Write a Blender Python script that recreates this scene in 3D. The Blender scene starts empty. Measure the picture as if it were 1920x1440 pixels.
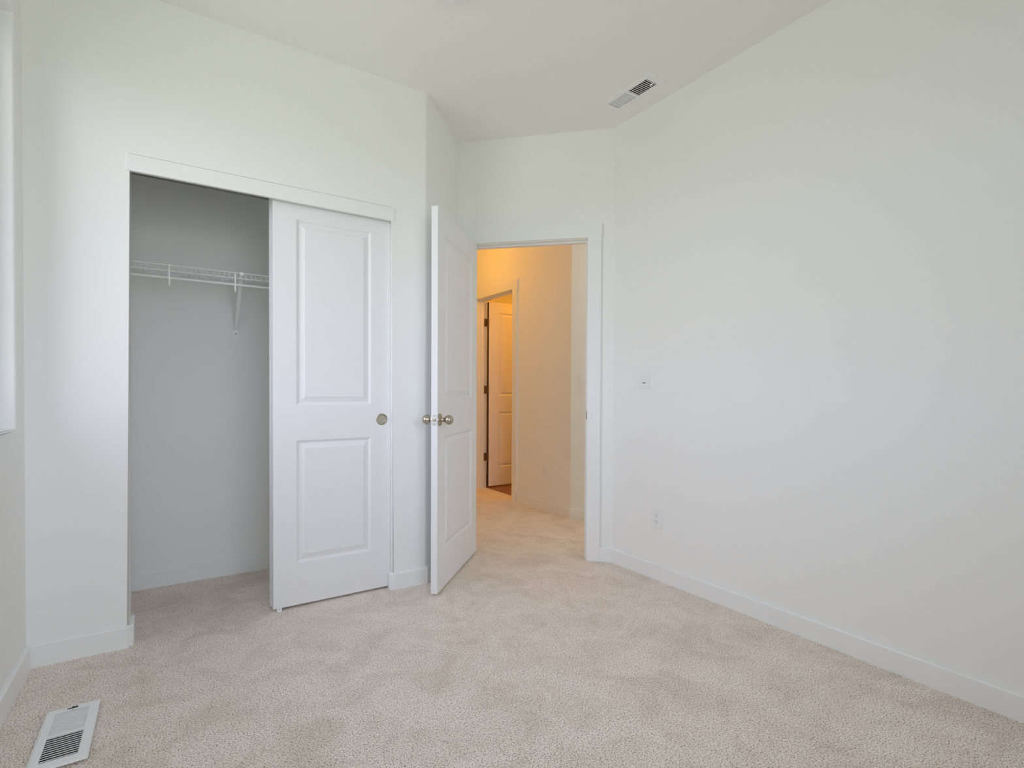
import bpy, bmesh, math, random
from mathutils import Vector, Matrix
random.seed(7)
D = bpy.data; SC = bpy.context.scene; COL = SC.collection

# ------------------------------------------------------------------ camera
XL, XR, YC, X1 = -0.47, 2.3419, 2.698, 1.1985     # left wall, right wall, closet wall, closet corner
YB, YR, H = 3.4392, -0.75, 2.743                  # closet back wall, rear wall, ceiling height
BX, BY, CX, CY = 1.6148, 3.1143, 2.3419, 2.3872   # ends of the door wall
XH = 2.836                                        # hallway wall with the second door
TW, BT, BH = 0.115, 0.0145, 0.0895                # wall thickness, baseboard
R2 = math.sqrt(0.5)
cam = D.cameras.new('camera'); camo = D.objects.new('camera', cam); COL.objects.link(camo)
cam.sensor_fit = 'HORIZONTAL'; cam.sensor_width = 36.0
cam.lens = 971.438/1920*36; cam.shift_x = 0.0; cam.shift_y = 25.84/1920
cam.clip_start = 0.02; cam.clip_end = 200
pi_, ro_, ya_ = -0.01235, 0.00402, 0.58282
F = Vector((math.sin(ya_)*math.cos(pi_), math.cos(ya_)*math.cos(pi_), math.sin(pi_)))
Rt = Vector((math.cos(ya_), -math.sin(ya_), 0)); U = Rt.cross(F)
Rr = math.cos(ro_)*Rt + math.sin(ro_)*U; Ur = -math.sin(ro_)*Rt + math.cos(ro_)*U
camo.matrix_world = Matrix(((Rr.x, Ur.x, -F.x, 0), (Rr.y, Ur.y, -F.y, 0), (Rr.z, Ur.z, -F.z, 1.08059), (0, 0, 0, 1)))
SC.camera = camo

# ------------------------------------------------------------------ view, world, lights
vs = SC.view_settings
vs.view_transform = 'Standard'; vs.look = 'None'; vs.gamma = 1.0; vs.use_curve_mapping = False
vs.exposure = 0.0
SC.cycles.max_bounces = 16; SC.cycles.diffuse_bounces = 12; SC.cycles.transparent_max_bounces = 12
w = D.worlds.new('World'); SC.world = w; w.use_nodes = True
nt = w.node_tree; nt.nodes.clear()
wo = nt.nodes.new('ShaderNodeOutputWorld'); bg = nt.nodes.new('ShaderNodeBackground')
tc = nt.nodes.new('ShaderNodeTexCoord'); sx = nt.nodes.new('ShaderNodeSeparateXYZ'); cr = nt.nodes.new('ShaderNodeValToRGB')
mr = nt.nodes.new('ShaderNodeMapRange'); mr.inputs['From Min'].default_value = -1; mr.inputs['From Max'].default_value = 1
nt.links.new(tc.outputs['Generated'], sx.inputs[0]); nt.links.new(sx.outputs['Z'], mr.inputs['Value'])
nt.links.new(mr.outputs[0], cr.inputs[0]); nt.links.new(cr.outputs[0], bg.inputs['Color']); nt.links.new(bg.outputs[0], wo.inputs[0])
e = cr.color_ramp.elements                          # overcast sky above, lawn and paving below the horizon
e[0].position = 0.0; e[0].color = (0.52, 0.50, 0.43, 1)
e[1].position = 1.0; e[1].color = (0.91, 0.90, 1.19, 1)
for p_, c_ in ((0.485, (0.58, 0.565, 0.52, 1)), (0.51, (0.89, 0.88, 1.12, 1))):
    k = e.new(p_); k.color = c_
bg.inputs['Strength'].default_value = 9.7

WY0, WY1, WZ0, WZ1 = 1.50, 2.572, 0.937, 2.442      # window opening in the left wall
RX0, RX1, RZ0, RZ1 = -0.35, 1.30, 0.937, 2.448       # assumed, unseen window opening in the rear wall, sized for its daylight
def portal(name, loc, rot, sx_, sy_):
    l = D.lights.new(name, 'AREA'); l.shape = 'RECTANGLE'; l.size = sx_; l.size_y = sy_
    l.cycles.is_portal = True
    o = D.objects.new(name, l); COL.objects.link(o); o.location = loc; o.rotation_euler = rot
portal('window_daylight_left', (XL-0.16, (WY0+WY1)/2, (WZ0+WZ1)/2), (0, math.radians(-90), 0), WZ1-WZ0, WY1-WY0)
portal('assumed_daylight_rear', ((RX0+RX1)/2, YR-0.16, (RZ0+RZ1)/2), (math.radians(90), 0, 0), RX1-RX0, RZ1-RZ0)  # portal for the assumed rear window
def lamp(name, loc, power, color, radius):
    l = D.lights.new(name, 'POINT'); l.energy = power; l.color = color; l.shadow_soft_size = radius
    o = D.objects.new(name, l); COL.objects.link(o); o.location = loc
lamp('hallway_lamp', (2.15, 4.60, 2.50), 8.4, (1.0, 0.42, 0.02), 0.10)
lamp('far_room_lamp', (3.75, 4.35, 2.40), 16, (1.0, 0.38, 0.03), 0.10)
lamp('corridor_daylight_fill', (3.1, 1.9, 2.5), 9.2, (1.0, 0.97, 0.90), 0.10)  # added point light standing in for corridor daylight

# ------------------------------------------------------------------ materials
def mat(name, color, rough=0.5, metal=0.0, spec=0.5, bump=None):
    m = D.materials.new(name); m.use_nodes = True; t = m.node_tree
    b = t.nodes['Principled BSDF']
    b.inputs['Base Color'].default_value = (*color, 1); b.inputs['Roughness'].default_value = rough
    b.inputs['Metallic'].default_value = metal; b.inputs['Specular IOR Level'].default_value = spec
    co = t.nodes.new('ShaderNodeTexCoord'); n = t.nodes.new('ShaderNodeTexNoise')
    t.links.new(co.outputs['Object'], n.inputs['Vector'])
    sc, st, dist = bump or (60, 0.02, 0.001)
    n.inputs['Scale'].default_value = sc; n.inputs['Detail'].default_value = 3
    bp = t.nodes.new('ShaderNodeBump'); bp.inputs['Strength'].default_value = st; bp.inputs['Distance'].default_value = dist
    t.links.new(n.outputs['Fac'], bp.inputs['Height']); t.links.new(bp.outputs['Normal'], b.inputs['Normal'])
    return m
M = {}
M['wall'] = mat('wall_paint', (0.857, 0.863, 0.843), 0.70, 0.0, 0.3, bump=(140, 0.06, 0.0008))
M['ceiling'] = mat('ceiling_paint', (0.87, 0.87, 0.845), 0.8, bump=(140, 0.08, 0.0008))
M['trim'] = mat('trim_paint', (0.85, 0.86, 0.85), 0.33)
M['door'] = mat('door_paint', (0.825, 0.83, 0.835), 0.55, 0.0, 0.2)
M['plastic'] = mat('white_plastic', (0.84, 0.85, 0.84), 0.35)
M['wire'] = mat('white_coated_wire', (0.90, 0.90, 0.89), 0.3)
M['nickel'] = mat('satin_nickel', (0.50, 0.44, 0.36), 0.30, 1.0)
M['pull'] = mat('champagne_metal', (0.50, 0.47, 0.38), 0.42, 0.85)
M['steel'] = mat('bright_steel', (0.66, 0.65, 0.62), 0.35, 0.9)
M['bronze'] = mat('hinge_metal', (0.30, 0.20, 0.10), 0.4, 0.9)
M['dark'] = mat('duct_dark', (0.11, 0.11, 0.09), 0.8)
M['gap_shade'] = mat('gap_shade_brown', (0.05, 0.02, 0.012), 0.7)  # dark brown that paints the shade of the far door's hinge gap
M['black'] = mat('black_slot', (0.02, 0.02, 0.02), 0.6)
M['enamel'] = mat('white_enamel', (0.86, 0.87, 0.87), 0.3)

def carpet_mat():
    m = D.materials.new('beige_carpet'); m.use_nodes = True; t = m.node_tree; N = t.nodes; L = t.links
    b = N['Principled BSDF']; b.inputs['Roughness'].default_value = 0.95; b.inputs['Specular IOR Level'].default_value = 0.15
    co = N.new('ShaderNodeTexCoord')
    def noise(sc, det, rough=0.5, dist=0.0):
        n = N.new('ShaderNodeTexNoise'); n.inputs['Scale'].default_value = sc; n.inputs['Detail'].default_value = det
        n.inputs['Roughness'].default_value = rough; n.inputs['Distortion'].default_value = dist
        L.new(co.outputs['Object'], n.inputs['Vector']); return n
    def ramp(src, stops):
        r = N.new('ShaderNodeValToRGB'); L.new(src, r.inputs[0]); el = r.color_ramp.elements
        el[0].position, el[0].color = stops[0][0], (*stops[0][1], 1)
        el[1].position, el[1].color = stops[-1][0], (*stops[-1][1], 1)
        for p, c in stops[1:-1]:
            q = el.new(p); q.color = (*c, 1)
        return r
    fine = noise(215, 4, 0.65, 0.35)
    r1 = ramp(fine.outputs['Fac'], [(0.33, (0.12, 0.09, 0.07)), (0.41, (0.50, 0.42, 0.35)), (0.475, (0.84, 0.74, 0.65)), (0.57, (0.99, 0.92, 0.86))])
    patch = noise(4.6, 6, 0.68, 1.0)
    r2 = ramp(patch.outputs['Fac'], [(0.36, (0.89, 0.875, 0.85)), (0.50, (1.00, 0.995, 0.985)), (0.64, (1.06, 1.07, 1.07))])
    mx = N.new('ShaderNodeMix'); mx.data_type = 'RGBA'; mx.blend_type = 'MULTIPLY'; mx.inputs[0].default_value = 1
    L.new(r1.outputs[0], mx.inputs[6]); L.new(r2.outputs[0], mx.inputs[7]); L.new(mx.outputs[2], b.inputs['Base Color'])
    bp = N.new('ShaderNodeBump'); bp.inputs['Strength'].default_value = 0.7; bp.inputs['Distance'].default_value = 0.005
    L.new(fine.outputs['Fac'], bp.inputs['Height']); L.new(bp.outputs['Normal'], b.inputs['Normal'])
    return m
M['carpet'] = carpet_mat()
def wood_mat():
    m = D.materials.new('red_brown_plank_floor'); m.use_nodes = True; t = m.node_tree; N = t.nodes; L = t.links
    b = N['Principled BSDF']; b.inputs['Roughness'].default_value = 0.4
    co = N.new('ShaderNodeTexCoord'); mp = N.new('ShaderNodeMapping'); mp.inputs['Scale'].default_value = (1, 1, 1)
    L.new(co.outputs['Object'], mp.inputs[0])
    br = N.new('ShaderNodeTexBrick'); br.inputs['Scale'].default_value = 1.0
    br.inputs['Brick Width'].default_value = 1.2; br.inputs['Row Height'].default_value = 0.13; br.inputs['Mortar Size'].default_value = 0.002
    br.inputs['Color1'].default_value = (0.30, 0.13, 0.06, 1); br.inputs['Color2'].default_value = (0.22, 0.09, 0.045, 1); br.inputs['Mortar'].default_value = (0.05, 0.02, 0.01, 1)
    L.new(mp.outputs[0], br.inputs['Vector'])
    L.new(br.outputs['Color'], b.inputs['Base Color']); return m
M['wood'] = wood_mat()
def glass_mat():
    m = D.materials.new('window_glass'); m.use_nodes = True; t = m.node_tree; N = t.nodes; L = t.links
    N.remove(N['Principled BSDF']); out = N['Material Output']
    tr = N.new('ShaderNodeBsdfTransparent'); tr.inputs[0].default_value = (0.93, 0.97, 0.95, 1)
    gl = N.new('ShaderNodeBsdfGlossy'); gl.inputs['Roughness'].default_value = 0.02
    lw = N.new('ShaderNodeLayerWeight'); lw.inputs[0].default_value = 0.5
    pw = N.new('ShaderNodeMath'); pw.operation = 'POWER'; pw.inputs[1].default_value = 5.0; L.new(lw.outputs['Facing'], pw.inputs[0])
    fr = N.new('ShaderNodeMath'); fr.operation = 'MULTIPLY_ADD'; fr.inputs[1].default_value = 0.94; fr.inputs[2].default_value = 0.04; L.new(pw.outputs[0], fr.inputs[0])
    mx = N.new('ShaderNodeMixShader'); L.new(fr.outputs[0], mx.inputs[0]); L.new(tr.outputs[0], mx.inputs[1]); L.new(gl.outputs[0], mx.inputs[2])
    L.new(mx.outputs[0], out.inputs[0]); return m
M['glass'] = glass_mat()
def screen_mat():                                     # added unseen sheet cutting oblique daylight: denser the more obliquely it is seen
    m = D.materials.new('oblique_light_sheet'); m.use_nodes = True; t = m.node_tree; N = t.nodes; L = t.links
    N.remove(N['Principled BSDF']); out = N['Material Output']
    tr = N.new('ShaderNodeBsdfTransparent'); df = N.new('ShaderNodeBsdfDiffuse'); df.inputs[0].default_value = (0.10, 0.10, 0.10, 1)
    lw = N.new('ShaderNodeLayerWeight'); lw.inputs[0].default_value = 0.5
    ma = N.new('ShaderNodeMath'); ma.operation = 'MULTIPLY_ADD'; ma.inputs[1].default_value = 1.15; ma.inputs[2].default_value = 0.25; ma.use_clamp = True
    L.new(lw.outputs['Facing'], ma.inputs[0])
    mx = N.new('ShaderNodeMixShader'); L.new(ma.outputs[0], mx.inputs[0]); L.new(tr.outputs[0], mx.inputs[1]); L.new(df.outputs[0], mx.inputs[2])
    L.new(mx.outputs[0], out.inputs[0]); return m
M['screen'] = screen_mat()

# ------------------------------------------------------------------ mesh helpers
def box(bm, x0, x1, y0, y1, z0, z1, bev=0.0, seg=2):
    vs_ = [bm.verts.new(p) for p in ((x0,y0,z0),(x1,y0,z0),(x1,y1,z0),(x0,y1,z0),(x0,y0,z1),(x1,y0,z1),(x1,y1,z1),(x0,y1,z1))]
    fs = [bm.faces.new([vs_[i] for i in q]) for q in ((3,2,1,0),(4,5,6,7),(0,1,5,4),(1,2,6,5),(2,3,7,6),(3,0,4,7))]
    if bev > 0:
        ed = list({e_ for f in fs for e_ in f.edges})
        bmesh.ops.bevel(bm, geom=ed, offset=bev, segments=seg, profile=0.5, affect='EDGES')
def prism(bm, pts, z0, z1):                          # plan polygon, extruded up
    lo = [bm.verts.new((x, y, z0)) for x, y in pts]; hi = [bm.verts.new((x, y, z1)) for x, y in pts]
    n = len(pts); bm.faces.new(lo[::-1]); bm.faces.new(hi)
    for i in range(n): bm.faces.new((lo[i], lo[(i+1)%n], hi[(i+1)%n], hi[i]))
def slab_xz(bm, pts, y0, y1, bevel_pts=(), bev=0.011):  # elevation polygon, extruded in depth
    a = [bm.verts.new((x, y0, z)) for x, z in pts]; b = [bm.verts.new((x, y1, z)) for x, z in pts]
    n = len(pts); f1 = bm.faces.new(a); f2 = bm.faces.new(b[::-1]); ed = []
    for i in range(n):
        bm.faces.new((a[i], b[i], b[(i+1)%n], a[(i+1)%n]))
    for i in bevel_pts:
        for v in (a, b):
            e_ = bm.edges.get((v[i], v[(i+1)%n]))
            if e_: ed.append(e_)
    if ed: bmesh.ops.bevel(bm, geom=ed, offset=bev, segments=4, profile=0.5, affect='EDGES')
def lathe(bm, prof, n=40, axis='Z', M4=None):        # profile of (r, h) around an axis
    rings = []
    for r, h in prof:
        if r < 1e-6: rings.append([bm.verts.new((0, 0, h))])
        else: rings.append([bm.verts.new((r*math.cos(2*math.pi*i/n), r*math.sin(2*math.pi*i/n), h)) for i in range(n)])
    for a, b in zip(rings, rings[1:]):
        for i in range(n):
            j = (i+1) % n
            if len(a) == 1 and len(b) == 1: continue
            if len(a) == 1: bm.faces.new((a[0], b[i], b[j]))
            elif len(b) == 1: bm.faces.new((a[i], a[j], b[0]))
            else: bm.faces.new((a[i], a[j], b[j], b[i]))
    if M4 is not None:
        for r in rings:
            for v in r: v.co = M4 @ v.co
def tube(bm, p0, p1, r, n=8):
    p0, p1 = Vector(p0), Vector(p1); d = (p1-p0).normalized()
    u = d.orthogonal().normalized(); v = d.cross(u)
    a = [bm.verts.new(p0 + r*(math.cos(2*math.pi*i/n)*u + math.sin(2*math.pi*i/n)*v)) for i in range(n)]
    b = [bm.verts.new(p1 + r*(math.cos(2*math.pi*i/n)*u + math.sin(2*math.pi*i/n)*v)) for i in range(n)]
    for i in range(n): bm.faces.new((a[i], a[(i+1)%n], b[(i+1)%n], b[i]))
    bm.faces.new(a[::-1]); bm.faces.new(b)
def ribbon(bm, pts, x0, x1, th):                     # a flat strap bent along (y, z) points, width x0..x1
    n = len(pts); nor = []
    for i in range(n):
        a = Vector(pts[max(i-1, 0)]); b = Vector(pts[min(i+1, n-1)]); t_ = (b-a).normalized(); nor.append(Vector((-t_.y, t_.x)))
    ring = []
    for p, q in zip(pts, nor):
        p = Vector(p); a = p + q*th/2; b = p - q*th/2
        ring.append([bm.verts.new(c) for c in ((x0, a.x, a.y), (x1, a.x, a.y), (x1, b.x, b.y), (x0, b.x, b.y))])
    for r0, r1 in zip(ring, ring[1:]):
        for i in range(4): bm.faces.new((r0[i], r0[(i+1)%4], r1[(i+1)%4], r1[i]))
    bm.faces.new(ring[0][::-1]); bm.faces.new(ring[-1])
def obj(name, bm, m, parent=None, mw=None, smooth=None):
    bmesh.ops.recalc_face_normals(bm, faces=bm.faces[:])
    me = D.meshes.new(name); bm.to_mesh(me); bm.free(); me.materials.append(M[m])
    if smooth is not None:
        for p in me.polygons: p.use_smooth = True
        me.set_sharp_from_angle(angle=math.radians(smooth))
    o = D.objects.new(name, me); COL.objects.link(o)
    if parent is not None: o.parent = parent
    elif mw is not None: o.matrix_world = mw
    return o
def tag(o, label, cat, group=None, kind=None):
    o['label'] = label; o['category'] = cat
    if group: o['group'] = group
    if kind: o['kind'] = kind
    return o
def thing(name, mw, label, cat, group=None, kind=None):
    o = D.objects.new(name, None); COL.objects.link(o); o.matrix_world = mw; o.empty_display_size = 0.1
    return tag(o, label, cat, group, kind)
def struct(name, bm, m, label, cat, mw=None, smooth=None):
    return tag(obj(name, bm, m, mw=mw, smooth=smooth), label, cat, kind='structure')
def frame(ox, oy, ax, ay, oz=0.0):                   # local X = (ax, ay), Z up
    a = Vector((ax, ay, 0)).normalized(); y = Vector((0, 0, 1)).cross(a)
    return Matrix(((a.x, y.x, 0, ox), (a.y, y.y, 0, oy), (0, 0, 1, oz), (0, 0, 0, 1)))
FD = frame(CX, CY, -1, 1)                            # door wall: x runs left from the right corner, y into the room
NB = bmesh.new

# ------------------------------------------------------------------ room shell
def slab_hole(x0, x1, y0, y1, z0, z1, hx0, hx1, hy0, hy1):   # slab with one rectangular duct opening
    bm = NB(); V = {}
    P = [(x0, y0), (x1, y0), (x1, y1), (x0, y1)]; Q = [(hx0, hy0), (hx1, hy0), (hx1, hy1), (hx0, hy1)]
    A = [[bm.verts.new((x, y, z)) for x, y in S] for z in (z0, z1) for S in (P, Q)]
    for i in range(4):
        j = (i+1) % 4
        for a, b in ((0, 1), (2, 3), (0, 2), (1, 3)): bm.faces.new((A[a][i], A[a][j], A[b][j], A[b][i]))
    return bm
bm = slab_hole(-1.0, 5.2, -1.2, 7.3, -0.12, 0.0, -0.2755-0.050, -0.2755+0.050, 2.098-0.140, 2.098+0.142)
struct('floor', bm, 'carpet', 'beige flecked cut-pile carpet running wall to wall and out into the hallway', 'floor')
bm = NB(); prism(bm, [(XH+TW, 3.36), (5.1, 3.36), (5.1, 7.1), (XH+TW, 7.1)], 0.0, 0.006)
struct('floor_wood', bm, 'wood', 'red-brown wood floor beyond the far hallway doorway', 'floor')
bm = slab_hole(-1.0, 5.2, -1.2, 7.3, H, H+0.12, 2.154-0.046, 2.154+0.046, 2.060-0.142, 2.060+0.153)
struct('ceiling', bm, 'ceiling', 'flat off-white painted ceiling', 'ceiling')

def frame_wall(name, axis, c0, c1, a0, a1, o0, o1, oz0, oz1, label):   # wall with a window opening
    bm = NB()
    def b(p0, p1, q0, q1):
        if axis == 'y': box(bm, c0, c1, p0, p1, q0, q1)
        else: box(bm, p0, p1, c0, c1, q0, q1)
    # ring mesh: front/back faces with a hole and a lined reveal
    bm.free(); bm = NB()
    P = [(a0, 0), (a1, 0), (a1, H), (a0, H)]; Q = [(o0, oz0), (o1, oz0), (o1, oz1), (o0, oz1)]
    def vv(c, p): return bm.verts.new((c, p[0], p[1]) if axis == 'y' else (p[0], c, p[1]))
    L_ = {}
    for s, c in ((0, c0), (1, c1)):
        L_[s] = ([vv(c, p) for p in P], [vv(c, q) for q in Q])
        for i in range(4):
            j = (i+1) % 4; bm.faces.new((L_[s][0][i], L_[s][0][j], L_[s][1][j], L_[s][1][i]))
    for k in (0, 1):
        for i in range(4):
            j = (i+1) % 4; bm.faces.new((L_[0][k][i], L_[0][k][j], L_[1][k][j], L_[1][k][i]))
    ed = [bm.edges.get((L_[1][1][i], L_[1][1][(i+1) % 4])) for i in range(4)]
    bmesh.ops.bevel(bm, geom=ed, offset=0.008, segments=3, profile=0.5, affect='EDGES')
    return struct(name, bm, 'wall', label, 'wall')
frame_wall('wall_left', 'y', XL-0.15, XL, YR-0.15, YB+TW, WY0, WY1, WZ0, WZ1, 'off-white wall on the left with the window opening')
frame_wall('wall_rear', 'x', YR-0.15, YR, XL, XR, RX0, RX1, RZ0, RZ1, 'off-white wall behind the viewer with an assumed window opening')

OX0, OX1, OZ = -0.148, 1.004, 2.0695                 # closet opening
bm = NB()
slab_xz(bm, [(XL, 0), (OX0, 0), (OX0, OZ), (OX1, OZ), (OX1, 0), (X1-0.012, 0), (X1-0.012, H), (XL, H)], YC, YC+TW, (1, 3), 0.009)
struct('wall_front', bm, 'wall', 'off-white wall with the wide closet opening', 'wall', smooth=30)
# diagonal wall beside the closet, bullnosed outer corner
cpts = []
ang0 = -math.pi/2
r_ = 0.022; tl = r_*math.tan(math.radians(22.5))
cen = Vector((X1-tl, YC+r_))
for i in range(7):
    a = ang0 + i/6*math.radians(45); cpts.append((cen.x + r_*math.cos(a), cen.y + r_*math.sin(a)))
bm = NB()
prism(bm, [(X1-0.012, YC+TW), (X1-0.012, YC)] + cpts[0:] + [(BX+0.02, BY+0.02), (BX+0.02-TW*R2, BY+0.02+TW*R2)], 0, H)
struct('wall_diagonal', bm, 'wall', 'narrow slanted off-white wall between closet and doorway', 'wall', smooth=30)

DW = 1.0282
JR, JL, JT, JC = 0.168, 0.933, 2.0545, 0.018        # jamb faces, head height, jamb thickness
bm = NB()
slab_xz(bm, [(-TW*0.414, 0), (JR-JC, 0), (JR-JC, JT+JC), (JL+JC, JT+JC), (JL+JC, 0), (DW+TW*1.0, 0), (DW+TW*1.0, H), (-TW*0.414, H)], -TW, 0)
struct('wall_door', bm, 'wall', 'off-white slanted wall holding the open doorway to the hallway', 'wall', mw=FD)
bm = NB(); prism(bm, [(XR, YR-0.15), (XR+TW, YR-0.15), (XR+TW, CY+TW*0.414), (XR, CY)], 0, H)
struct('wall_right', bm, 'wall', 'long plain off-white wall on the right', 'wall')
# closet interior
bm = NB(); prism(bm, [(XL, YB), (1.56, YB), (1.56, YB+TW), (XL, YB+TW)], 0, H)
struct('wall_closet_back', bm, 'wall', 'off-white back wall inside the closet', 'wall')
bm = NB(); prism(bm, [(1.08, YC+TW), (1.1, YC+TW), (1.56, YB-0.10), (1.56, YB), (1.08, YB)], 0, H)
struct('wall_closet_right', bm, 'wall', 'off-white side wall inside the closet behind the sliding doors', 'wall')
# hallway
HY0, HY1 = 4.283, 5.0                                # second doorway, faces of its jambs
KX, KY = XH, 3.394
bm = NB()
def hx(bm):
    pts = [(KY, 0), (HY0-JC, 0), (HY0-JC, JT+0.03+JC), (HY1+JC, JT+0.03+JC), (HY1+JC, 0), (7.0, 0), (7.0, H), (KY, H)]
    a = [bm.verts.new((XH, y, z)) for y, z in pts]; b = [bm.verts.new((XH+TW, y, z)) for y, z in pts]
    bm.faces.new(a); bm.faces.new(b[::-1]); n = len(pts)
    for i in range(n): bm.faces.new((a[i], b[i], b[(i+1) % n], a[(i+1) % n]))
hx(bm)
struct('wall_hall_right', bm, 'wall', 'hallway wall lit warm by a lamp, with the far doorway in it', 'wall')
KE = (KX+1.0, KY-1.0)
bm = NB(); prism(bm, [(KX, KY), KE, (KE[0]+TW*R2, KE[1]+TW*R2), (KX+TW, KY+0.03)], 0, H)
struct('wall_hall_diagonal', bm, 'wall', 'slanted hallway wall just outside the bedroom doorway', 'wall')
bm = NB(); box(bm, KE[0], KE[0]+TW, 1.1, KE[1]+0.05, 0, H); struct('wall_corridor_side', bm, 'wall', 'corridor side wall out of sight behind the right wall', 'wall')
bm = NB(); box(bm, XR+TW, KE[0]+TW, 1.0, 1.1, 0, H); struct('wall_corridor_end', bm, 'wall', 'corridor end wall out of sight behind the right wall', 'wall')
bm = NB(); box(bm, 1.62, 1.735, 3.21, 7.0, 0, H); struct('wall_hall_left', bm, 'wall', 'left hallway wall hidden behind the open door', 'wall')
bm = NB(); box(bm, 1.62, 5.1, 7.0, 7.1, 0, H); struct('wall_hall_end', bm, 'wall', 'wall at the far end of the hallway', 'wall')
bm = NB(); box(bm, 5.0, 5.1, 3.36, 7.0, 0, H); struct('wall_far_room_right', bm, 'wall', 'right wall of the room beyond the hallway', 'wall')
bm = NB(); box(bm, XH+TW, 5.0, 3.46, 3.56, 0, H); struct('wall_far_room_near', bm, 'wall', 'near wall of the room beyond the hallway', 'wall')
bm = NB(); box(bm, XH+TW, 5.0, 5.75, 5.85, 0, H); struct('wall_far_room_back', bm, 'wall', 'back wall of the room beyond the hallway', 'wall')

# ------------------------------------------------------------------ baseboards
def sweep(pts, prof):
    """closed profile of (out, z) swept along plan points; out = to the right of travel"""
    bm = NB(); n = len(pts); rings = []
    P = [Vector(p) for p in pts]
    for i in range(n):
        d0 = (P[i]-P[i-1]).normalized() if i > 0 else None
        d1 = (P[i+1]-P[i]).normalized() if i < n-1 else None
        if d0 is None: d0 = d1
        if d1 is None: d1 = d0
        n0 = Vector((d0.y, -d0.x)); n1 = Vector((d1.y, -d1.x)); m = (n0+n1).normalized(); k = 1/max(0.3, m.dot(n0))
        rings.append([bm.verts.new((P[i].x + m.x*k*o, P[i].y + m.y*k*o, z)) for o, z in prof])
    for a, b in zip(rings, rings[1:]):
        for i in range(len(prof)):
            j = (i+1) % len(prof); bm.faces.new((a[i], b[i], b[j], a[j]))
    bm.faces.new(rings[0]); bm.faces.new(rings[-1][::-1])
    return bm
BP = [(0, 0), (BT, 0), (BT, BH-0.0055), (BT-0.0022, BH-0.0018), (BT-0.0055, BH), (0, BH)]
def base(name, pts, label):
    return struct(name, sweep(pts, BP), 'trim', label, 'baseboard')
base('baseboard_left', [(XL, YR), (XL, YC)], 'white baseboard along the window wall on the left')
base('baseboard_front', [(XL+BT, YC), (OX0-0.012, YC), (OX0, YC+0.012), (OX0, YC+TW)], 'short white baseboard left of the closet opening')
base('baseboard_corner', [(OX1, YC+0.030), (OX1, YC+0.012), (OX1+0.012, YC), (X1, YC), (BX, BY)], 'white baseboard wrapping the corner between closet and doorway')
DR = FD @ Vector((JR-0.0785-0.0, 0, 0)); DRe = (DR.x, DR.y)
base('baseboard_right', [DRe, (CX, CY), (XR, YR)], 'long white baseboard along the right wall')
base('baseboard_rear', [(XR, YR), (XL, YR)], 'white baseboard along the wall behind the viewer')
base('baseboard_closet', [(XL, YC+TW), (XL, YB), (1.08, YB), (1.08, YC+TW)], 'white baseboard around the inside of the closet')
base('baseboard_hall', [(XH, HY0-0.0935), (KX, KY), KE], 'white baseboard turning the hallway corner below the outlet')
base('baseboard_hall_far', [(XH, 7.0), (XH, HY1+0.094)], 'white baseboard past the far hallway doorway')
base('baseboard_hall_left', [(1.735, 3.3), (1.735, 7.0)], 'white baseboard on the left side of the hallway')

# ------------------------------------------------------------------ doorway trims
def door_frame(mw, jr, jl, jt, depth, label, name, stop_y, outer=False):
    """local x across the opening, y towards the viewer's room (wall face y=0), wall occupies -depth..0"""
    t = thing(name, mw, label, 'door frame', kind='structure')
    bm = NB()
    slab_xz(bm, [(jr-JC, 0), (jr, 0), (jr, jt), (jl, jt), (jl, 0), (jl+JC, 0), (jl+JC, jt+JC), (jr-JC, jt+JC)], -depth, 0.0)
    obj('jamb', bm, 'trim', t)
    bm = NB(); s0, s1 = stop_y; k = 0.011
    slab_xz(bm, [(jr, 0), (jr+k, 0), (jr+k, jt-k), (jl-k, jt-k), (jl-k, 0), (jl, 0), (jl, jt), (jr, jt)], s0, s1)
    obj('door_stop_strip', bm, 'trim', t)
    rv, cw = 0.005, 0.087
    for sgn in ((1, -1) if outer else (1,)):
        y0, y1 = (0.0, 0.018) if sgn > 0 else (-depth-0.018, -depth)
        bm = NB(); box(bm, jr-rv*-1-cw-2*rv+rv, jr-rv, y0, y1, 0, jt+rv, 0.0007, 1)
        obj('casing', bm, 'trim', t)
        bm = NB(); box(bm, jl+rv, jl+rv+cw, y0, y1, 0, jt+rv, 0.0007, 1)
        obj('casing', bm, 'trim', t)
        bm = NB(); box(bm, jr-rv-cw, jl+rv+cw, y0, y1, jt+rv, jt+rv+cw, 0.0007, 1)
        obj('casing', bm, 'trim', t)
    return t
t1 = door_frame(FD, JR, JL, JT, TW, 'white painted frame and flat casing around the open bedroom doorway', 'trim_1', (-0.075, -0.038), True)
bm = NB(); box(bm, JR-0.001, JR+0.0016, -0.032, -0.003, 0.900, 0.957, 0.0006, 1)
box(bm, JR-0.0030, JR+0.0016, -0.003, 0.0010, 0.905, 0.952, 0.0004, 1)
sp = obj('strike_plate', bm, 'bronze', t1); sp['label'] = 'dark metal strike plate'
FH = frame(XH, 0, 0, 1)                               # hallway door wall: local x = +y, local y = -x (towards the hall)
t2 = door_frame(FH, HY0, HY1, JT+0.03, TW, 'white frame and casing of the far hallway doorway, lit orange', 'trim_2', (-0.077, -0.04), False)

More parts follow.
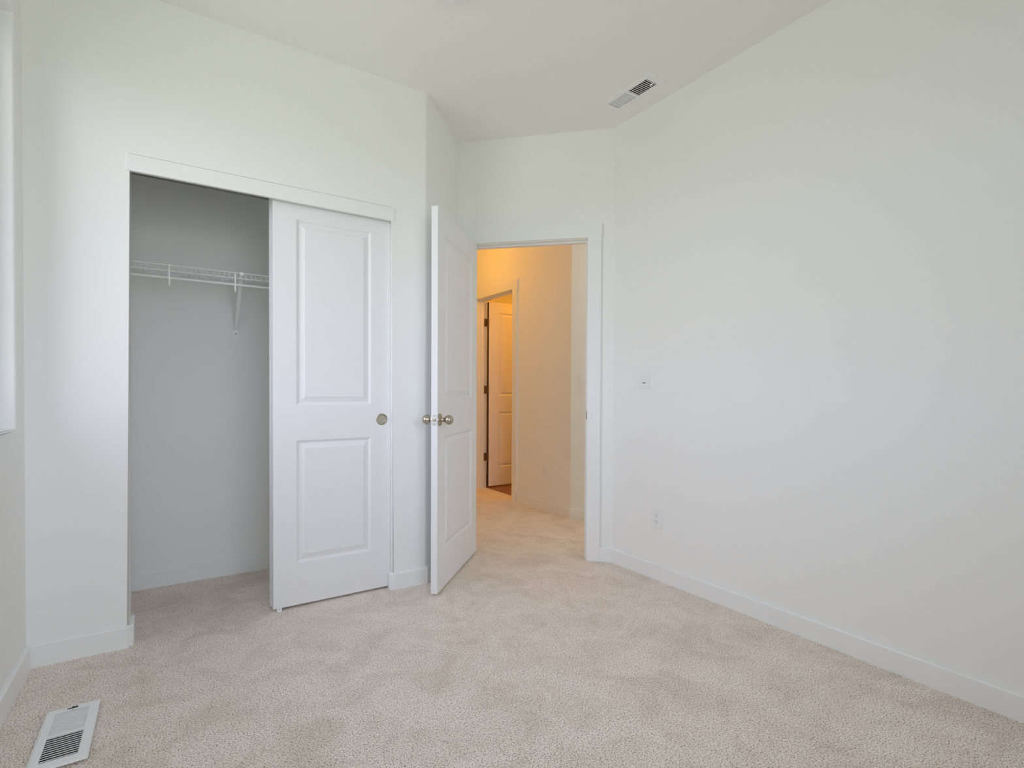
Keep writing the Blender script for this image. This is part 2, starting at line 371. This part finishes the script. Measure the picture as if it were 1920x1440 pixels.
# closet header board and track
bm = NB(); box(bm, -0.1495, 1.0098, YC-0.005, YC+0.014, 1.9965, 2.067, 0.0015, 2)
struct('trim_3', bm, 'trim', 'white fascia board across the top of the closet opening', 'trim')
bm = NB()
box(bm, OX0+0.004, OX1-0.004, YC+0.03, YC+0.145, 2.056, 2.0690)
for y in (0.03, 0.088, 0.143): box(bm, OX0+0.004, OX1-0.004, YC+y, YC+y+0.002, 2.030, 2.056)
tk = obj('sliding_door_track', bm, 'steel'); tag(tk, 'metal track hidden behind the fascia above the closet doors', 'track')

# ------------------------------------------------------------------ panel doors
def panel_leaf(w, h, t, stile, panels, hole=None):
    """leaf 0..w, 0..h, thickness y 0..t ; moulded raised panels on both faces"""
    bm = NB(); prof = [(0.0, 0.0), (0.0035, 0.0022), (0.011, 0.0100), (0.0150, 0.0105), (0.0370, 0.0035), (0.0405, 0.0010), (0.0425, 0.0010)]
    xs = [0, stile, w-stile, w]; zs = [0]
    for a, b in panels: zs += [a, b]
    zs.append(h)
    for side in (0, 1):
        y = 0.0 if side == 0 else t; sg = 1 if side == 0 else -1
        G = {(i, j): bm.verts.new((xs[i], y, zs[j])) for i in range(4) for j in range(len(zs))}
        for i in range(3):
            for j in range(len(zs)-1):
                q = [G[i, j], G[i+1, j], G[i+1, j+1], G[i, j+1]]
                if i == 1 and j % 2 == 1:
                    prev = q; x0, x1, z0, z1 = xs[1], xs[2], zs[j], zs[j+1]
                    for ins, dep in prof[1:]:
                        yy = y + sg*dep
                        cur = [bm.verts.new(c) for c in ((x0+ins, yy, z0+ins), (x1-ins, yy, z0+ins), (x1-ins, yy, z1-ins), (x0+ins, yy, z1-ins))]
                        for k in range(4): bm.faces.new((prev[k], prev[(k+1) % 4], cur[(k+1) % 4], cur[k]))
                        prev = cur
                    bm.faces.new(prev)
                elif hole and side == 0 and i == 2 and j == 2:      # round opening for a flush pull
                    hx_, hz_, hr_ = hole; n_ = 48
                    cs = [bm.verts.new((hx_+hr_*math.cos(2*math.pi*(a+0.5)/n_), y, hz_+hr_*math.sin(2*math.pi*(a+0.5)/n_))) for a in range(n_)]
                    cor = [q[2], q[3], q[0], q[1]]                # one corner per quadrant
                    for a in range(n_):
                        b = (a+1) % n_; ca = cor[a*4//n_]; cb = cor[b*4//n_]
                        bm.faces.new((cs[a], cs[b], ca))
                        if ca is not cb: bm.faces.new((cs[b], cb, ca))
                else: bm.faces.new(q)
        if side == 0: G0 = G
    n = len(zs)
    for j in range(n-1):
        bm.faces.new((G0[0, j], G0[0, j+1], G[0, j+1], G[0, j])); bm.faces.new((G0[3, j], G[3, j], G[3, j+1], G0[3, j+1]))
    for i in range(3):
        bm.faces.new((G0[i, 0], G[i, 0], G[i+1, 0], G0[i+1, 0])); bm.faces.new((G0[i, n-1], G0[i+1, n-1], G[i+1, n-1], G[i, n-1]))
    return bm
ROTF = Matrix.Rotation(math.radians(90), 4, 'X')      # lathe axis Z -> -Y
def knob(parent, x, z, y, sgn, reach=0.052):
    """round knob on a rose; sgn -1 sticks out to local -y"""
    Rm = Matrix.Translation((x, y, z)) @ (ROTF if sgn < 0 else Matrix.Rotation(math.radians(-90), 4, 'X'))
    k = D.objects.new('door_knob', None); COL.objects.link(k); k.parent = parent; k.empty_display_size = 0.03
    bm = NB(); lathe(bm, [(0, 0), (0.033, 0), (0.033, 0.003), (0.0305, 0.0065), (0.022, 0.0095), (0.014, 0.011), (0, 0.011)], 40, M4=Rm)
    obj('rose', bm, 'nickel', k, smooth=40)
    bm = NB(); k_ = reach-0.052; pr = [(0, 0.009), (0.0115, 0.009), (0.0105, 0.020+k_*0.5), (0.0115, 0.027+k_), (0.017, 0.031+k_)]
    for i in range(1, 13):
        a = math.radians(-55 + i*(145/12)); pr.append((max(0.0, 0.0265*math.cos(a)), reach + 0.0235*math.sin(a)))
    pr[-1] = (0, pr[-1][1])
    lathe(bm, pr, 40, M4=Rm); obj('knob', bm, 'nickel', k, smooth=50)
def hinge(parent, x, y, z, m, plate=((0, 0.03), (0, 0.002))):
    bm = NB(); tube(bm, (x, y, z-0.0445), (x, y, z+0.0445), 0.006, 14)
    tube(bm, (x, y, z+0.0445), (x, y, z+0.049), 0.004, 10); tube(bm, (x, y, z-0.049), (x, y, z-0.0445), 0.004, 10)
    (px0, px1), (py0, py1) = plate
    box(bm, x+px0, x+px1, y+py0, y+py1, z-0.0445, z+0.0445)
    return obj('hinge', bm, m, parent, smooth=40)

# bedroom door, open at a right angle: local x runs out from the hinge, y from the visible face to the hidden one
LF = FD @ Matrix.Translation((0.894, 0.008, 0.014))
LM = LF @ Matrix(((0, 1, 0, 0), (1, 0, 0, 0), (0, 0, 1, 0), (0, 0, 0, 1)))
# make a proper rotation: leaf x = room direction, leaf z up, leaf y = away from the opening (mirror free)
ex = (FD.to_3x3() @ Vector((0, 1, 0))).normalized(); ez = Vector((0, 0, 1)); ey = ez.cross(ex)
o_ = FD @ Vector((0.894, 0.008, 0.014))
LM = Matrix(((ex.x, ey.x, 0, o_.x), (ex.y, ey.y, 0, o_.y), (0, 0, 1, o_.z), (0, 0, 0, 1)))
# ey points towards smaller s (the opening), so the visible face is y=0 and the thickness runs to -y
d1 = thing('door_1', LM, 'white two-panel bedroom door standing open, with round satin knobs', 'door', kind='structure')
bm = panel_leaf(0.762, 2.032, 0.035, 0.118, [(0.205, 0.822), (1.026, 1.912)])
for v in bm.verts: v.co.y -= 0.035
obj('leaf', bm, 'door', d1)
knob(d1, 0.762-0.0325-0.0, 0.915, 0.0, 1); knob(d1, 0.762-0.0325, 0.915, -0.035, -1, 0.038)
bm = NB(); box(bm, 0.7615, 0.7632, -0.0300, -0.0050, 0.8865, 0.9435, 0.0004, 1)
lp = obj('latch_plate', bm, 'steel', d1)
bm = NB(); tube(bm, (0.763, -0.0175, 0.915), (0.769, -0.0175, 0.915), 0.0085, 20); obj('latch_bolt', bm, 'nickel', lp, smooth=40)
for zz in (0.893, 0.937):
    bm = NB(); tube(bm, (0.763, -0.0175, zz), (0.7638, -0.0175, zz), 0.0028, 12); obj('screw', bm, 'dark', lp)
for zz in (0.20, 1.02, 1.82):
    hinge(d1, -0.002, -0.041, zz, 'bronze', ((0.002, 0.004), (0.006, 0.036)))

# far hallway door: visible face at y = 4.959, leaf runs to +x
d2 = thing('door_2', frame(XH+TW+0.008, 4.959, 1, 0, 0.022), 'two-panel white door open into the warm lit room off the hallway', 'door', kind='structure')
obj('leaf', panel_leaf(0.711, 2.050, 0.035, 0.135, [(0.205, 0.828), (1.010, 1.940)]), 'door', d2)
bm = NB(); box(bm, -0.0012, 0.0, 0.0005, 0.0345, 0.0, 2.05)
he = obj('gap_shade_strip', bm, 'gap_shade', d2); he['label'] = 'dark strip painted as the shaded gap at the hinge side'  # painted strip standing in for the shaded gap between jamb and leaf
for zz in (0.325, 1.075, 1.825):
    bm = NB(); x, y = -0.004, -0.002
    tube(bm, (x, y, zz-0.0445), (x, y, zz+0.0445), 0.0065, 14)
    box(bm, -0.052, -0.006, 0.0385, 0.0405, zz-0.0445, zz+0.0445)
    box(bm, -0.0016, 0.0, 0.002, 0.033, zz-0.0445, zz+0.0445)
    box(bm, -0.0055, -0.0030, 0.0, 0.040, zz-0.0445, zz+0.0445)
    obj('hinge', bm, 'bronze', d2, smooth=40)
knob(d2, 0.711-0.06, 0.915, 0.0, -1)

# sliding closet doors
def slider(name, x0, y0, label, hole=None):
    t = thing(name, frame(x0, y0, 1, 0, 0.0125), label, 'door', kind='structure')
    obj('leaf', panel_leaf(0.588, 2.022, 0.035, 0.106, [(0.208, 0.820), (0.995, 1.914)], hole), 'door', t)
    return t
s1 = slider('door_3', 0.4147, YC+0.035, 'front white two-panel sliding closet door with a round metal finger pull', (0.9567-0.4147, 0.9135, 0.0285))
s2 = slider('door_4', 0.4100, YC+0.083, 'rear white sliding closet door almost hidden behind the front one')
bm = NB(); lathe(bm, [(0.0315, 0), (0.0315, 0.0012), (0.0300, 0.0028), (0.0285, 0.0026), (0.0272, 0.0008), (0.0262, -0.0060), (0.0245, -0.0078), (0, -0.0082)], 48,
                 M4=Matrix.Translation((0.9567-0.4147, 0, 0.9135)) @ ROTF)
fp = obj('finger_pull', bm, 'pull', s1, smooth=35)
# floor guide under the closet doors
bm = NB()
box(bm, 0.430, 0.452, YC+0.020, YC+0.1, 0.0, 0.004, 0.001, 1)
box(bm, 0.430, 0.452, YC+0.026, YC+0.0325, 0.0, 0.024, 0.0015, 2); box(bm, 0.430, 0.452, YC+0.0725, YC+0.0800, 0.0, 0.024, 0.0015, 2)
gd = obj('floor_guide', bm, 'plastic'); tag(gd, 'small white plastic floor guide at the lower left corner of the sliding closet door', 'door guide')
bm = NB(); tube(bm, (0.441, YC+0.0255, 0.011), (0.441, YC+0.0262, 0.011), 0.0022, 12)
obj('screw', bm, 'black', gd)

# ------------------------------------------------------------------ windows
def window(name, mw, w_, h_, label):
    """local x across, y outwards, z up from the sill"""
    t = thing(name, mw, label, 'window', kind='structure')
    def ring(bm, x0, x1, z0, z1, y0, y1, f):
        P = [(x0, z0), (x1, z0), (x1, z1), (x0, z1)]; Q = [(x0+f, z0+f), (x1-f, z0+f), (x1-f, z1-f), (x0+f, z1-f)]
        A = [[bm.verts.new((p[0], y, p[1])) for p in S] for y in (y0, y1) for S in (P, Q)]
        for i in range(4):
            j = (i+1) % 4
            bm.faces.new((A[0][i], A[0][j], A[1][j], A[1][i])); bm.faces.new((A[2][i], A[2][j], A[3][j], A[3][i]))
            bm.faces.new((A[0][i], A[0][j], A[2][j], A[2][i])); bm.faces.new((A[1][i], A[1][j], A[3][j], A[3][i]))
    bm = NB(); ring(bm, 0, w_, 0, h_, 0.075, 0.15, 0.045); obj('window_frame', bm, 'plastic', t)
    for k in (0, 1):
        bm = NB(); a = 0.045 + k*(w_/2-0.045-0.02); b = w_/2+0.02 + k*(w_/2-0.045-0.02)
        ring(bm, a, b, 0.045, h_-0.045, 0.10+0.022*k, 0.12+0.022*k, 0.035)
        s = obj('sash', bm, 'plastic', t)
        bm = NB(); box(bm, a+0.035, b-0.035, 0.108+0.022*k, 0.112+0.022*k, 0.08, h_-0.08); obj('pane', bm, 'glass', s)
    bm = NB(); a = [bm.verts.new(c) for c in ((0.04, 0.149, 0.04), (w_-0.04, 0.149, 0.04), (w_-0.04, 0.149, h_-0.04), (0.04, 0.149, h_-0.04))]
    bm.faces.new(a); obj('oblique_light_screen', bm, 'screen', t)  # added unseen sheet that holds back slanting daylight
    return t
window('window_1', frame(XL, WY0, 0, 1, WZ0), WY1-WY0, WZ1-WZ0, 'white framed window in the left wall, its bright reveal at the left edge')
window('window_assumed', frame(RX1, YR, -1, 0, RZ0), RX1-RX0, RZ1-RZ0, 'assumed white framed window behind the viewer, added for daylight')

# ------------------------------------------------------------------ wall plates
def rpl(bm, w_, h_, t_, b_=0.0018): box(bm, -w_/2, w_/2, -t_, 0.0, -h_/2, h_/2, b_, 3)
FR = lambda y, z: frame(XR, y, 0, -1, z)              # on the right wall: local x = -y, local y = into the wall (+x)
def ff(y, z):
    return Matrix(((0, 1, 0, XR), (-1, 0, 0, y), (0, 0, 1, z), (0, 0, 0, 1)))
# dimmer switch
t = thing('light_switch', ff(2.125, 1.1635), 'white dimmer switch plate on the long right wall, above the outlet', 'light switch')
bm = NB(); rpl(bm, 0.0735, 0.119, 0.0072); obj('wall_plate', bm, 'plastic', t)
bm = NB(); box(bm, -0.0168, 0.0168, -0.0090, -0.004, -0.0335, 0.0335, 0.0012, 2); rk = obj('rocker', bm, 'plastic', t)
bm = NB(); box(bm, -0.0135, 0.0135, -0.0100, -0.0080, 0.024, 0.0265, 0.0004, 1); obj('slider_bar', bm, 'plastic', rk)
bm = NB(); box(bm, -0.0120, 0.0120, -0.0094, -0.0080, -0.0325, -0.0270, 0.0004, 1); obj('indicator', bm, 'dark', rk)
for zz in (0.048, -0.048):
    bm = NB(); tube(bm, (0, -0.0078, zz), (0, -0.0065, zz), 0.0028, 12); obj('screw', bm, 'enamel', t)
def outlet(mw, label):
    t = thing('wall_outlet', mw, label, 'outlet')
    bm = NB(); rpl(bm, 0.0735, 0.117, 0.0066); obj('wall_plate', bm, 'plastic', t)
    bm = NB(); box(bm, -0.0168, 0.0168, -0.0078, -0.004, -0.0335, 0.0335, 0.001, 2); fc = obj('receptacle', bm, 'plastic', t)
    for zc in (0.0185, -0.0185):
        bm = NB()
        box(bm, -0.0078, -0.0056, -0.0081, -0.0068, zc+0.001, zc+0.009); box(bm, 0.0056, 0.0078, -0.0081, -0.0068, zc+0.0015, zc+0.0085)
        tube(bm, (0, -0.0081, zc-0.0075), (0, -0.0068, zc-0.0075), 0.0027, 12)
        obj('socket_slots', bm, 'black', fc)
    return t
outlet(ff(2.024, 0.3500), 'white duplex outlet low on the long right wall')
mh = Matrix(((0, 1, 0, XH), (-1, 0, 0, 3.768), (0, 0, 1, 0.3505), (0, 0, 0, 1)))
outlet(mh, 'pale outlet low on the warm lit hallway wall, seen through the doorway')
# hallway switch on the slanted wall; facing the doorway
ky = Vector((R2, R2, 0)); kx = Vector((R2, -R2, 0))
kp = Vector((KX, KY, 0)) + kx*(0.0605+0.036)
mk = Matrix(((kx.x, ky.x, 0, kp.x), (kx.y, ky.y, 0, kp.y), (0, 0, 1, 1.1815), (0, 0, 0, 1)))
t = thing('light_switch', mk, 'white rocker switch on the hallway wall, half hidden by the doorway casing', 'light switch')
bm = NB(); rpl(bm, 0.072, 0.119, 0.006); obj('wall_plate', bm, 'plastic', t)
bm = NB(); box(bm, -0.0168, 0.0168, -0.0095, -0.004, -0.0335, 0.0335, 0.0012, 2); obj('rocker', bm, 'plastic', t)

# ------------------------------------------------------------------ air registers
def register(mw, w_, l_, sw, groups, label, name, cat, th=0.004, lev=None):
    """face towards local +z, length along y; groups = (y0, y1, count, lean)"""
    t = thing(name, mw, label, cat)
    bm = NB()
    ys = sorted([g[0] for g in groups] + [g[1] for g in groups])
    def fb(x0, x1, y0, y1): box(bm, x0, x1, y0, y1, 0.0, th)
    zt = th
    # plate with sloped rim
    def quadring(P, Q, zp, zq):
        A = [bm.verts.new((x, y, zp)) for x, y in P]; B = [bm.verts.new((x, y, zq)) for x, y in Q]
        for i in range(4): bm.faces.new((A[i], A[(i+1) % 4], B[(i+1) % 4], B[i]))
    rect = lambda a, b: [(-a, -b), (a, -b), (a, b), (-a, b)]
    quadring(rect(w_/2, l_/2), rect(w_/2, l_/2), 0.0, 0.0012)
    quadring(rect(w_/2, l_/2), rect(w_/2-0.007, l_/2-0.007), 0.0012, zt)
    cut = [-l_/2+0.007] + ys + [l_/2-0.007]
    for k in range(0, len(cut)-1):
        if k % 2 == 0: box(bm, -sw/2, sw/2, cut[k], cut[k+1], zt-0.0015, zt)
    for s in (-1, 1): box(bm, min(s*sw/2, s*(w_/2-0.007)), max(s*sw/2, s*(w_/2-0.007)), cut[0], cut[-1], zt-0.0015, zt)
    obj('face_plate', bm, 'enamel', t)
    bm = NB()
    for y0, y1, n, lean in groups:
        p = (y1-y0)/n
        for i in range(n):
            yt = y0 + (i+0.5)*p; yb = yt + lean*p; th2 = 0.0007
            a = [(yt-0.0023, zt-0.0004), (yt+0.0023, zt-0.0004), (yb+th2, zt-0.007), (yb-th2, zt-0.007)]
            A = [bm.verts.new((-sw/2, y, z)) for y, z in a]; B = [bm.verts.new((sw/2, y, z)) for y, z in a]
            for q in range(4): bm.faces.new((A[q], A[(q+1) % 4], B[(q+1) % 4], B[q]))
            bm.faces.new(A[::-1]); bm.faces.new(B)
    obj('louvers', bm, 'enamel', t)
    bm = NB(); zz = zt-0.070
    v = [bm.verts.new((x, y, zz)) for x, y in rect(sw/2+0.003, (cut[-2]-cut[1])/2+0.003)]
    for q in v: q.co.y += (cut[-2]+cut[1])/2
    u = [bm.verts.new((q.co.x, q.co.y, zt-0.0016)) for q in v]   # open top
    bm.faces.new(v)
    for q in range(4): bm.faces.new((v[q], v[(q+1) % 4], u[(q+1) % 4], u[q]))
    obj('duct_box', bm, 'dark', t)
    if lev == 'black':
        bm = NB(); ly = l_/2-0.020
        box(bm, -0.016, 0.010, ly-0.0025, ly+0.0025, zt, zt+0.0015); box(bm, -0.003, 0.004, ly-0.002, ly+0.002, zt, zt+0.005, 0.0008, 1)
        box(bm, 0.006, 0.012, ly-0.003, ly+0.003, zt, zt+0.003)
        l = obj('damper_lever', bm, 'black', t); l['label'] = 'black damper lever'
    if lev == 'white':
        bm = NB(); box(bm, -0.020, -0.012, -l_/2+0.045, -l_/2+0.068, zt-0.0004, zt+0.004, 0.0006, 1); obj('damper_lever', bm, 'enamel', t)
    return t
# floor register
register(frame(-0.2755, 2.098, 1, 0, 0.008), 0.141, 0.345, 0.088, [(-0.135, -0.004, 11, 1.15), (0.005, 0.137, 12, -0.30)],
         'white metal floor register with louvers in the carpet near the left wall', 'floor_register', 'floor vent', lev='black')
# ceiling register, turned face down (rotation about its length keeps y)
mc = Matrix(((-1, 0, 0, 2.154), (0, 1, 0, 2.060), (0, 0, -1, H), (0, 0, 0, 1)))
register(mc, 0.136, 0.360, 0.082, [(-0.137, -0.004, 10, 0.60), (0.010, 0.148, 11, -0.42)],
         'white louvered air vent in the ceiling near the right wall', 'ceiling_vent', 'ceiling vent', lev='white')
# smoke detector
md = Matrix(((1, 0, 0, 0.985), (0, -1, 0, 1.935), (0, 0, -1, H), (0, 0, 0, 1)))
t = thing('smoke_detector', md, 'round white smoke detector on the ceiling, its rim just showing at the top edge', 'smoke detector')
bm = NB(); lathe(bm, [(0, 0), (0.066, 0), (0.066, 0.009), (0, 0.009)], 48); obj('mounting_base', bm, 'plastic', t, smooth=40)
bm = NB(); lathe(bm, [(0, 0.009), (0.061, 0.009), (0.061, 0.022), (0.055, 0.033), (0.030, 0.038), (0, 0.039)], 48); obj('cover', bm, 'plastic', t, smooth=40)

# ------------------------------------------------------------------ wire shelf in the closet
SY, SZ = 3.136, 1.711
SX0, SX1 = XL+0.005, 1.075
t = thing('wire_shelf', frame((SX0+SX1)/2, YB, 1, 0, SZ), 'white wire shelf with hanging rod on the closet back wall', 'shelf')
ox, oy, oz = (SX0+SX1)/2, YB, SZ
bm = NB(); x = -0.1701 - 11*0.02553
xs_ = []
while x < SX1:
    if x > SX0: xs_.append(x)
    x += 0.02553
for x in xs_:
    tube(bm, (x-ox, SY-oy, 0), (x-ox, -0.004, 0), 0.0016, 6)
    tube(bm, (x-ox, SY-oy, 0.0005), (x-ox, SY-oy, -0.0305), 0.0017, 6)
for y, z, r in ((SY-oy, -0.001, 0.0030), (SY-oy, -0.0305, 0.0030), (-0.006, -0.003, 0.0024), (-0.10, -0.0035, 0.0022), (-0.20, -0.0035, 0.0022)):
    tube(bm, (SX0-ox, y, z), (SX1-ox, y, z), r, 8)
obj('wire_deck', bm, 'wire', t, smooth=60)
bm = NB(); tube(bm, (SX0-ox, SY-oy+0.004, 1.6465-oz), (SX1-ox, SY-oy+0.004, 1.6465-oz), 0.0062, 14); obj('hanging_rod', bm, 'wire', t, smooth=60)
for x in (-0.297, -0.003, 0.291, 0.585, 0.879):
    y0 = SY-oy-0.004
    pts = [(y0+0.004, 0.004), (y0, 0.002), (y0-0.001, -0.03), (y0-0.001, -0.085), (y0+0.001, -0.098), (y0+0.006, -0.104), (y0+0.011, -0.100), (y0+0.0145, -0.088), (y0+0.0155, -0.070)]
    bm = NB(); ribbon(bm, pts, x-ox-0.0035, x-ox+0.0035, 0.0022); obj('rod_hook', bm, 'wire', t)
for x in (-0.26, 0.0105, 0.2508, 0.51, 0.77):
    bm = NB(); box(bm, x-ox-0.007, x-ox+0.007, -0.009, -0.0005, -0.009, 0.018, 0.002, 2); c = obj('wall_clip', bm, 'wire', t)
    bm = NB(); tube(bm, (x-ox, -0.0115, 0.010), (x-ox, -0.0085, 0.010), 0.0038, 12); obj('screw', bm, 'enamel', c)
for x in (0.322, 0.93):
    bm = NB()
    a = (SY-oy+0.002, -0.006); b = (-0.006, 1.430-oz)
    ribbon(bm, [a, b], x-ox-0.0085, x-ox+0.0085, 0.0025)
    # folded rims of the channel
    for s in (-1, 1):
        dy, dz = b[0]-a[0], b[1]-a[1]; ln = math.hypot(dy, dz); ny, nz = dz/ln, -dy/ln
        V = [bm.verts.new((x-ox+s*0.0085+e_, yy+ny*o2, zz+nz*o2)) for e_ in (-0.0008, 0.0008) for (yy, zz) in (a, b) for o2 in (0, -0.008)]
        for q in ((0, 1, 3, 2), (4, 6, 7, 5), (0, 4, 5, 1), (2, 3, 7, 6), (1, 5, 7, 3), (0, 2, 6, 4)): bm.faces.new([V[i] for i in q])
    ribbon(bm, [(SY-oy+0.004, 0.006), (SY-oy-0.004, 0.003), (SY-oy-0.004, -0.012), (SY-oy+0.004, -0.014)], x-ox-0.009, x-ox+0.009, 0.002)
    br = obj('support_brace', bm, 'wire', t)
    bm = NB(); box(bm, x-ox-0.011, x-ox+0.011, -0.004, -0.0005, 1.398-oz, 1.432-oz, 0.001, 1); fo = obj('brace_foot', bm, 'enamel', br)
    bm = NB(); tube(bm, (x-ox, -0.0052, 1.412-oz), (x-ox, -0.0038, 1.412-oz), 0.004, 12); obj('screw', bm, 'dark', br)

# spring door stop on the baseboard behind the open door
dv = Vector((R2, R2, 0)); nv = Vector((R2, -R2, 0))   # along the slanted wall, and out of it
q = Vector((X1, YC, 0)) + dv*0.055 + nv*BT
ms = Matrix(((nv.x, -dv.x, 0, q.x), (nv.y, -dv.y, 0, q.y), (0, 0, 1, 0.055), (0, 0, 0, 1)))
t = thing('door_stopper', ms, 'small door stop on the baseboard behind the open bedroom door', 'door stop')
RY = Matrix.Rotation(math.radians(90), 4, 'Y')
bm = NB(); lathe(bm, [(0, 0), (0.010, 0), (0.010, 0.003), (0.006, 0.006), (0, 0.006)], 20, M4=RY); obj('mount', bm, 'nickel', t, smooth=40)
bm = NB()
pr = [(0.0, 0.006)]
for i in range(24): pr.append((0.0052 if i % 2 else 0.0036, 0.006 + i*0.0018))
pr.append((0, 0.049)); lathe(bm, pr, 16, M4=RY); obj('spring', bm, 'nickel', t)
bm = NB(); lathe(bm, [(0, 0.048), (0.0065, 0.048), (0.0065, 0.058), (0.004, 0.061), (0, 0.061)], 18, M4=RY); obj('rubber_tip', bm, 'plastic', t, smooth=40)
